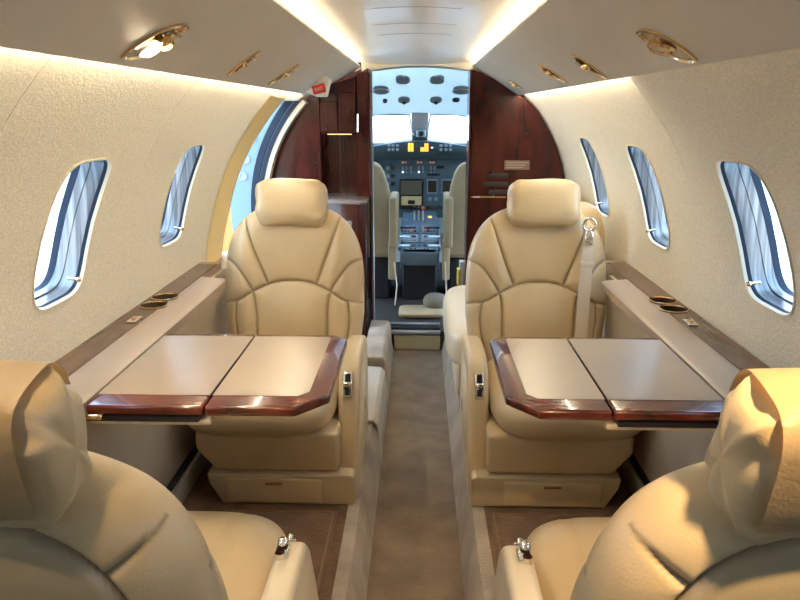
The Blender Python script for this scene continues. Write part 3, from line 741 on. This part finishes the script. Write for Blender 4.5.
# overhead items in the cockpit
def ceil_at(px, py):
    """walk along the ray to the cockpit headliner"""
    d = (cf*F + cr*(px-400) - cu*(py-300)).normalized(); s = 3.6
    while s < 6:
        p = CAM+d*s; k = (p.y-3.67)/.88
        if 0 < k < 1:
            top = 1.455+(ZW1-1.455)*(k**1.25); r_ = .745+(.66-.745)*k; ex = .75 if k > .3 else 1-.25*k/.3
            q = min(abs(p.x)/r_, 1)**(1/ex); zz = CC+(top-CC)*(1-q*q)**(ex/2)
            if p.z > zz-.014: return p
        s += .004
    return CAM+d*4.5
for px, py, rx, ry, nm, lab in ((403,80,.040,.055,'overhead_vent','grey vent pod at the upper left of the cockpit headliner'), (437,80,.040,.055,'overhead_vent','grey vent pod at the upper right of the cockpit headliner'),
        (381,90,.045,.06,'cockpit_speaker','round grey speaker at the left edge of the cockpit headliner'), (461,90,.045,.06,'cockpit_speaker','round grey speaker at the right edge of the cockpit headliner'),
        (404,100,.035,.05,'cockpit_lamp','small grey lamp above the left windscreen beside the centre'), (436,100,.035,.05,'cockpit_lamp','small grey lamp above the right windscreen beside the centre'),
        (385,101,.014,.02,'ceiling_knob','dark little knob above the left windscreen'), (456,100,.022,.02,'ceiling_knob','pair of dark little knobs above the right windscreen')):
    c = ceil_at(px, py); t = thing(nm, lab, nm.split('_')[1], c)
    M = Matrix.Translation(c) @ Matrix.Rotation(-.30,4,'X')
    bm = B(); ellipsoid(bm, (0,0,0), (rx,ry,.012), 2.6, 28, 12, M); obj('body', bm, cockg if nm != 'ceiling_knob' else black, t)
    if nm == 'overhead_vent':
        bm = B(); ellipsoid(bm, (-.012 if px<420 else .012,-.06,-.01), (.026,.03,.012), 2, 20, 10, M); obj('nozzle', bm, cockg, t)
    elif nm == 'cockpit_speaker':
        bm = B(); lathe(bm, [(.045,.0),(.050,-.01),(.042,-.012),(.040,0)], M, 30); obj('rim', bm, cockc, t)
    elif nm == 'cockpit_lamp':
        bm = B(); ellipsoid(bm, (0,.01,-.012), (.012,.012,.012), 2, 16, 8, M); obj('lens', bm, black, t)
# instrument panel
YP = 4.78
def rectp(x0, y0, x1, y1, Y): a = P(x0,y0,1,Y); b2 = P(x1,y1,1,Y); return a, b2
t = thing('instrument_panel', 'blue grey instrument panel with dark displays beneath the windscreens', 'instrument panel', (.02,YP,.4))
z0 = P(420,165,1,YP).z
bm = B(); box(bm, (-.64,YP,.50), (.66,YP+.05,1.0), .006, 2); pn = obj('panel', bm, panelm, t)
# glareshield hood
def gz(x): return 1.018 - .14*abs(x-.02)**1.6*1.6
bm = B(); xs = np.linspace(-.62,.64,33)
prism(bm, [(x, gz(x)) for x in xs] + [(x, gz(x)*0+P(420,160,1,YP-.12).z) for x in xs[::-1]], YP-.10, YP+.34, 'y', .008, 2); gs = obj('glareshield', bm, glarem, t)
def pbox(x0, y0, x1, y1, m, nm, par, Y=YP, d=.006, bev=.001):
    a, b2 = rectp(x0, y0, x1, y1, Y); bm = B(); box(bm, (a.x,Y-d,b2.z), (b2.x,Y+.002,a.z), bev, 1); return obj(nm, bm, m, par)
YG = YP-.10
def dig(rows, x0, y0, w, h):
    bm = B()
    for j, rw in enumerate(rows):
        for i, ch in enumerate(rw):
            if ch == '#':
                a, b2 = rectp(x0+w*i, y0+h*j, x0+w*(i+.82), y0+h*(j+.80), YG); box(bm, (a.x,YG-.005,b2.z), (b2.x,YG,a.z))
    return bm
obj('warning_light', dig(['##','##','##','##'], 408.2, 143.2, 2.8, 2.1), orange, gs)
obj('warning_light', dig(['..##','..##','####','####'], 420.6, 143.6, 2.0, 2.0), orange, gs)
obj('indicator', dig(['#'], 431, 147, 2.4, 1.6), whitel, gs)
for x in (389,393,397.5,441,446,450.5):
    q = P(x,149.5,1,YG-.004); bm = B(); cyl(bm, q+Vector((0,.006,0)), q+Vector((0,-.014,0)), .010, 14); obj('knob', bm, greym, gs)
    pbox(x-1.5, 144.5, x+1.5, 146.5, greym, 'mode_button', gs, YG, .004)
pbox(399.5,179,423,209,screen,'display_bezel',pn,YP,.010)
pbox(401,180.5,421.5,194.5,mat('dim map display',(.03,.035,.03),.2,emis=(.05,.055,.04),es=.5),'map_display',pn,YP,.013)
pbox(401.5,196,421.5,205,mat('tan flight display',(.30,.25,.14),.3,emis=(.30,.25,.14),es=.35),'attitude_display',pn,YP,.013)
pbox(408,200,415,204,screen,'display_symbol',pn,YP,.015)
for x0, x1 in ((428,436.5),(442.5,453)):
    pbox(x0-1,179,x1+1,193.5,greym,'display_bezel',pn,YP,.008); pbox(x0,180.5,x1,192,screen,'small_display',pn,YP,.011)
for x in (383,388,393):
    for y in (168,176,184):
        q = P(x,y,1,YP-.004); bm = B(); cyl(bm, q+Vector((0,.006,0)), q+Vector((0,-.006,0)), .014, 18); obj('gauge', bm, screen if (x+y)%2 else greym, pn)
for x in (402,405.5,410,418,422,430,433.5):
    pbox(x,166,x+1.8,170,greym,'tape_gauge',pn,YP,.006); pbox(x,171,x+1.6,173,whitel if x in (402,418) else greym,'readout',pn,YP,.006)
for x in (401.5,404.5,417,420,429.5,432.5):
    pbox(x,161.5,x+2,163.2,mat('dim red annunciator %d'%int(x),(.35,.12,.09),.5,emis=(.8,.35,.25),es=.35),'annunciator',pn,YP,.008)
pbox(437,166,444,168.5,screen,'label_strip',pn); pbox(427,174,440,175.5,screen,'label_strip',pn)
for x in (430,436,445,451): 
    q = P(x,199,1,YP-.004); bm = B(); cyl(bm, q+Vector((0,.006,0)), q+Vector((0,-.012,0)), .012, 14); obj('knob', bm, greym, pn)
pbox(427,206,452,209,screen,'switch_row',pn)
# pedestal
t = thing('centre_pedestal', 'blue grey centre pedestal with throttle levers between the cockpit seats', 'pedestal', (.02,4.4,zf))
a = P(398,272,1,4.12)+Vector((.014,0,0)); b2 = P(441,272,1,4.12)-Vector((.014,0,0))
bm = B(); prism(bm, [(4.05,a.z+.05),(4.13,a.z+.11),(4.46,P(420,222,1,4.46).z),(4.60,P(420,216,1,4.60).z),(4.76,P(420,211,1,4.76).z),(4.76,zf+.3),(4.05,zf+.3)], a.x-.0, b2.x, 'x', .012, 2); pd = obj('body', bm, panelm, t)
bm = B(); prism(bm, [(4.10,zf),(4.07,zf+.30),(4.76,zf+.30),(4.76,zf)], a.x+.015, b2.x-.015, 'x', .006, 1); obj('pedestal_base', bm, black, t)
A0 = Vector((0,4.13,a.z+.11)); A1 = Vector((0,4.46,P(420,222,1,4.46).z)); dv = (A1-A0); nv = Vector((0,-dv.z,dv.y)).normalized()
M = basis((1,0,0), dv.normalized(), nv, A0)
cx = (a.x+b2.x)/2
for j in range(3):
    for s_ in (-1, 1):
        w = abs(b2.x-a.x)*.42
        bm = B(); box(bm, (cx+s_*.008+min(0,s_*w),.015+.100*j,-.002), (cx+s_*.008+max(0,s_*w),.105+.100*j,.008), .002, 1, M); r1 = obj('radio_unit', bm, greym if j==1 else panelm, pd)
        bm = B()
        for m_ in range(5): box(bm, (cx+s_*(.03+.020*m_)-.006,.030+.100*j,.007), (cx+s_*(.03+.020*m_)+.006,.048+.100*j,.012), .001, 1, M)
        obj('key_row', bm, screen if (j+s_)%2 else greym, r1)
        bm = B(); box(bm, (cx+s_*.075-.05,.068+.100*j,.007), (cx+s_*.075+.05,.088+.100*j,.009), 0, 1, M); obj('readout', bm, screen, r1)
bm = B(); prism(bm, [(cx+.13*math.cos(q), .0+.05+.05*math.sin(q)) for q in np.linspace(PI,2*PI,17)], .0, .012, 'z', 0, 1, M); obj('chin', bm, greym, pd)
for j, x in enumerate((-.035,-.008,.020)):
    q = Vector((cx+x,4.50,A1.z-.01)); bm = B(); tube(bm, [q, q+Vector((0,.02,.055)), q+Vector((0,.015,.085))], .006, 8); lv = obj('throttle_lever', bm, alum, pd)
    bm = B(); ellipsoid(bm, q+Vector((0,.012,.092)), (.012,.012,.014)); obj('lever_knob', bm, orangem if j==2 else black, lv)
bm = B(); q = P(430,217,1,4.46); ellipsoid(bm, q, (.012,.008,.006)); obj('annunciator_lamp', bm, orange, pd)
# pilot seats
def pilot(side, lab):
    x0 = .02+side*.33
    t = thing('pilot_seat', lab, 'seat', (x0,4.25,zf), group='cockpit seats')
    xin = P(394 if side<0 else 446, 200, 1, 4.1).x
    zt = P(380,163,1,4.1).z
    xb = P(391.5 if side<0 else 447.5, 230,1,4.1).x
    w = .38
    pts = []
    prof = [(0,0,.34),(0,0,.45)]
    out = [(xb,.38),(xb,.60),(P(391 if side<0 else 448.5,197,1,4.1).x,P(391,197,1,4.1).z),(P(388 if side<0 else 451,185,1,4.1).x,P(388,185,1,4.1).z),
           (P(384 if side<0 else 455,172,1,4.1).x,P(384,172,1,4.1).z),(P(380 if side<0 else 459.5,165,1,4.1).x,P(380,165,1,4.1).z),(P(374 if side<0 else 465,162,1,4.1).x,zt+.006)]
    mirr = [(2*x0-x, z) for x, z in out[::-1]]
    bm = B(); prism(bm, out+mirr, 4.05, 4.16, 'y', .022, 4); obj('backrest', bm, cockseat, t, 60)
    bm = B(); xa = P(397.5 if side<0 else 444.5,220,1,4.0).x; xa2 = P(389 if side<0 else 453,220,1,4.0).x
    box(bm, (min(xa,xa2),3.96,P(395,247,1,4.0).z), (max(xa,xa2),4.30,P(395,197,1,4.0).z), .014, 3); obj('armrest', bm, cockseat, t)
    bm = B(); box(bm, (x0-w/2+.0,4.08,.36), (x0+w/2,4.52,.46), .03, 3); obj('cushion', bm, cockseat, t)
    bm = B(); box(bm, (x0-.15,4.12,zf), (x0+.15,4.45,.36), .01, 1); obj('base', bm, black, t)
    bm = B(); xs_ = P(392 if side<0 else 446,265,1,4.02).x; box(bm, (xs_-.022,4.02,P(392,280,1,4.02).z), (xs_+.022,4.06,P(392,240,1,4.02).z), .008, 2); obj('belt_pad', bm, cockseat, t)
    bm = B(); q0 = P(394 if side<0 else 445,262,1,3.98); q1 = P(397 if side<0 else 446,285,1,3.96); q2 = P(395 if side<0 else 447,305,1,3.9); q2.z = max(q2.z, zf+.02)
    tube(bm, [q0, (q0+q1)/2, q1, q2], .010, 8, flat=.4); obj('seat_belt', bm, belt, t)
pilot(-1, 'beige covered pilot seat on the left side of the cockpit')
pilot(1, 'beige covered pilot seat on the right side of the cockpit')
bm = B(); q = P(421,308,1,3.75); ellipsoid(bm, (q.x,3.78,zf+.02), (.125,.10,.012), 6, 36, 12)
tag(obj('floor_cushion', bm, cockseat), 'flat beige pad on the cockpit floor behind the pedestal', 'pad')
bm = B(); ellipsoid(bm, (.115,3.87,zf+.05), (.07,.08,.05), 2.3, 30, 14); tag(obj('cloth_bag', bm, mat('dull brown cloth',(.22,.19,.15),.9)), 'crumpled dull brown bag on the cockpit floor by the right pilot seat', 'bag')
t = thing('document_binder', 'thin white, yellow and blue binder hanging at the lower right of the cockpit doorway', 'binder', P(462,284,1,3.60))
a = P(457.5,262,1,3.60); b2 = P(466,300,1,3.60)
bm = B(); box(bm, (a.x+.012,3.60,b2.z), (b2.x,3.66,a.z), .002, 1); obj('cover', bm, white, t)
bm = B(); box(bm, (a.x,3.595,b2.z+.08), (a.x+.014,3.65,a.z-.04), .002, 1); obj('spine', bm, mat('yellow card',(.8,.7,.1),.6), t)
bm = B(); box(bm, (a.x+.01,3.594,b2.z), (b2.x-.01,3.60,b2.z+.035), .001, 1); obj('tab', bm, mat('blue card',(.03,.09,.45),.6), t)
# floor mats
def mat_thing(x0, x1, y0, y1, lab):
    t = thing('floor_mat', lab, 'mat', ((x0+x1)/2,(y0+y1)/2,.125), group='foot mats')
    bm = B(); box(bm, (x0,y0,.1255), (x1,y1,.133), .004, 2); obj('mat_field', bm, carpet2, t)
    bm = B(); tube(bm, [(x0+.01,y0+.01,.133),(x1-.01,y0+.01,.133),(x1-.01,y1-.01,.133),(x0+.01,y1-.01,.133)], .004, 6, True); obj('bound_edge', bm, mat('brown binding %d'%int(x0*100),(.24,.15,.09),.8), t)
mat_thing(-.52,-.20,1.28,1.72, 'brown bound foot mat under the left table')
mat_thing(.22,.54,1.28,1.72, 'brown bound foot mat under the right table')
# ------------------------------------------------------------------ outside
bm = B(); box(bm, (-60,-60,-1.25), (60,60,-1.2)); struct('ground', bm, tarmac)
bm = B(); prism(bm, [(0,0),(.10,0),(.10,.02),(.065,.02),(.02,.62),(-.02,.62),(-.065,.02),(-.10,.02),(-.10,0)], 0, .1, 'y')
bm.free()
gp = P(233,205,1,11.0); gx = gp.x+4.45
t = thing('ground_cart', 'orange and white ground equipment cart outside the open door', 'cart', (-4.45+gx,11.0,-1.2))
bm = B(); box(bm, (-5.3+gx,10.6,-.9), (-3.6+gx,11.6,1.0), .05, 3); obj('body', bm, orangem, t)
bm = B(); box(bm, (-5.3+gx,10.55,-.2), (-3.6+gx,10.62,.1), .01, 1); obj('stripe', bm, white, t)
for x in (-4.95+gx,-3.95+gx):
    for y in (10.75,11.45):
        bm = B(); cyl(bm, (x-.1,y,-.95), (x+.1,y,-.95), .25, 24); obj('wheel', bm, black, t)
# ------------------------------------------------------------------ light
w = bpy.data.worlds.new('World'); S.world = w; w.use_nodes = True
nt = w.node_tree; bg = nt.nodes['Background']
tc = nt.nodes.new('ShaderNodeTexCoord'); sx = nt.nodes.new('ShaderNodeSeparateXYZ'); rp = nt.nodes.new('ShaderNodeValToRGB')
nt.links.new(tc.outputs['Generated'], sx.inputs[0]); nt.links.new(sx.outputs['Z'], rp.inputs[0]); nt.links.new(rp.outputs[0], bg.inputs[0])
e = rp.color_ramp.elements; e[0].position = 0; e[0].color = (.78,.90,1,1); e[1].position = .8; e[1].color = (.42,.68,1,1)
bg.inputs[1].default_value = 6.5
def spot(loc, tgt, power, ang, col, size=.015, blend=.6):
    d = bpy.data.lights.new('reading_beam', 'SPOT'); d.energy = power; d.spot_size = math.radians(ang); d.spot_blend = blend; d.color = col; d.shadow_soft_size = size
    o = bpy.data.objects.new('reading_beam', d); COL.objects.link(o); o.location = loc
    o.rotation_euler = (Vector(tgt)-Vector(loc)).to_track_quat('-Z','Y').to_euler(); return o
warm = (1,.68,.34)
spot(cB+Vector((-.01,0,-.03)), (.33,.66,.82), 24, 58, warm)
spot(cA+Vector((.01,0,-.03)), (-.34,.68,.80), 4, 55, warm)
spot(cL+Vector((.01,0,-.03)), (-.30,1.2,.6), 3, 60, warm)
# ------------------------------------------------------------------ camera
cd = bpy.data.cameras.new('cam'); cd.sensor_width = 36; cd.lens = F/800*36; cd.clip_start = .02
co = bpy.data.objects.new('cam', cd); COL.objects.link(co); co.location = CAM
co.rotation_euler = (PI/2-TH, 0, YAW)
S.camera = co
S.view_settings.view_transform = 'Standard'; S.view_settings.look = 'None'; S.view_settings.gamma = 1; S.view_settings.exposure = .48
S.cycles.max_bounces = 10; S.cycles.diffuse_bounces = 6; S.cycles.transparent_max_bounces = 12; S.cycles.caustics_reflective = False
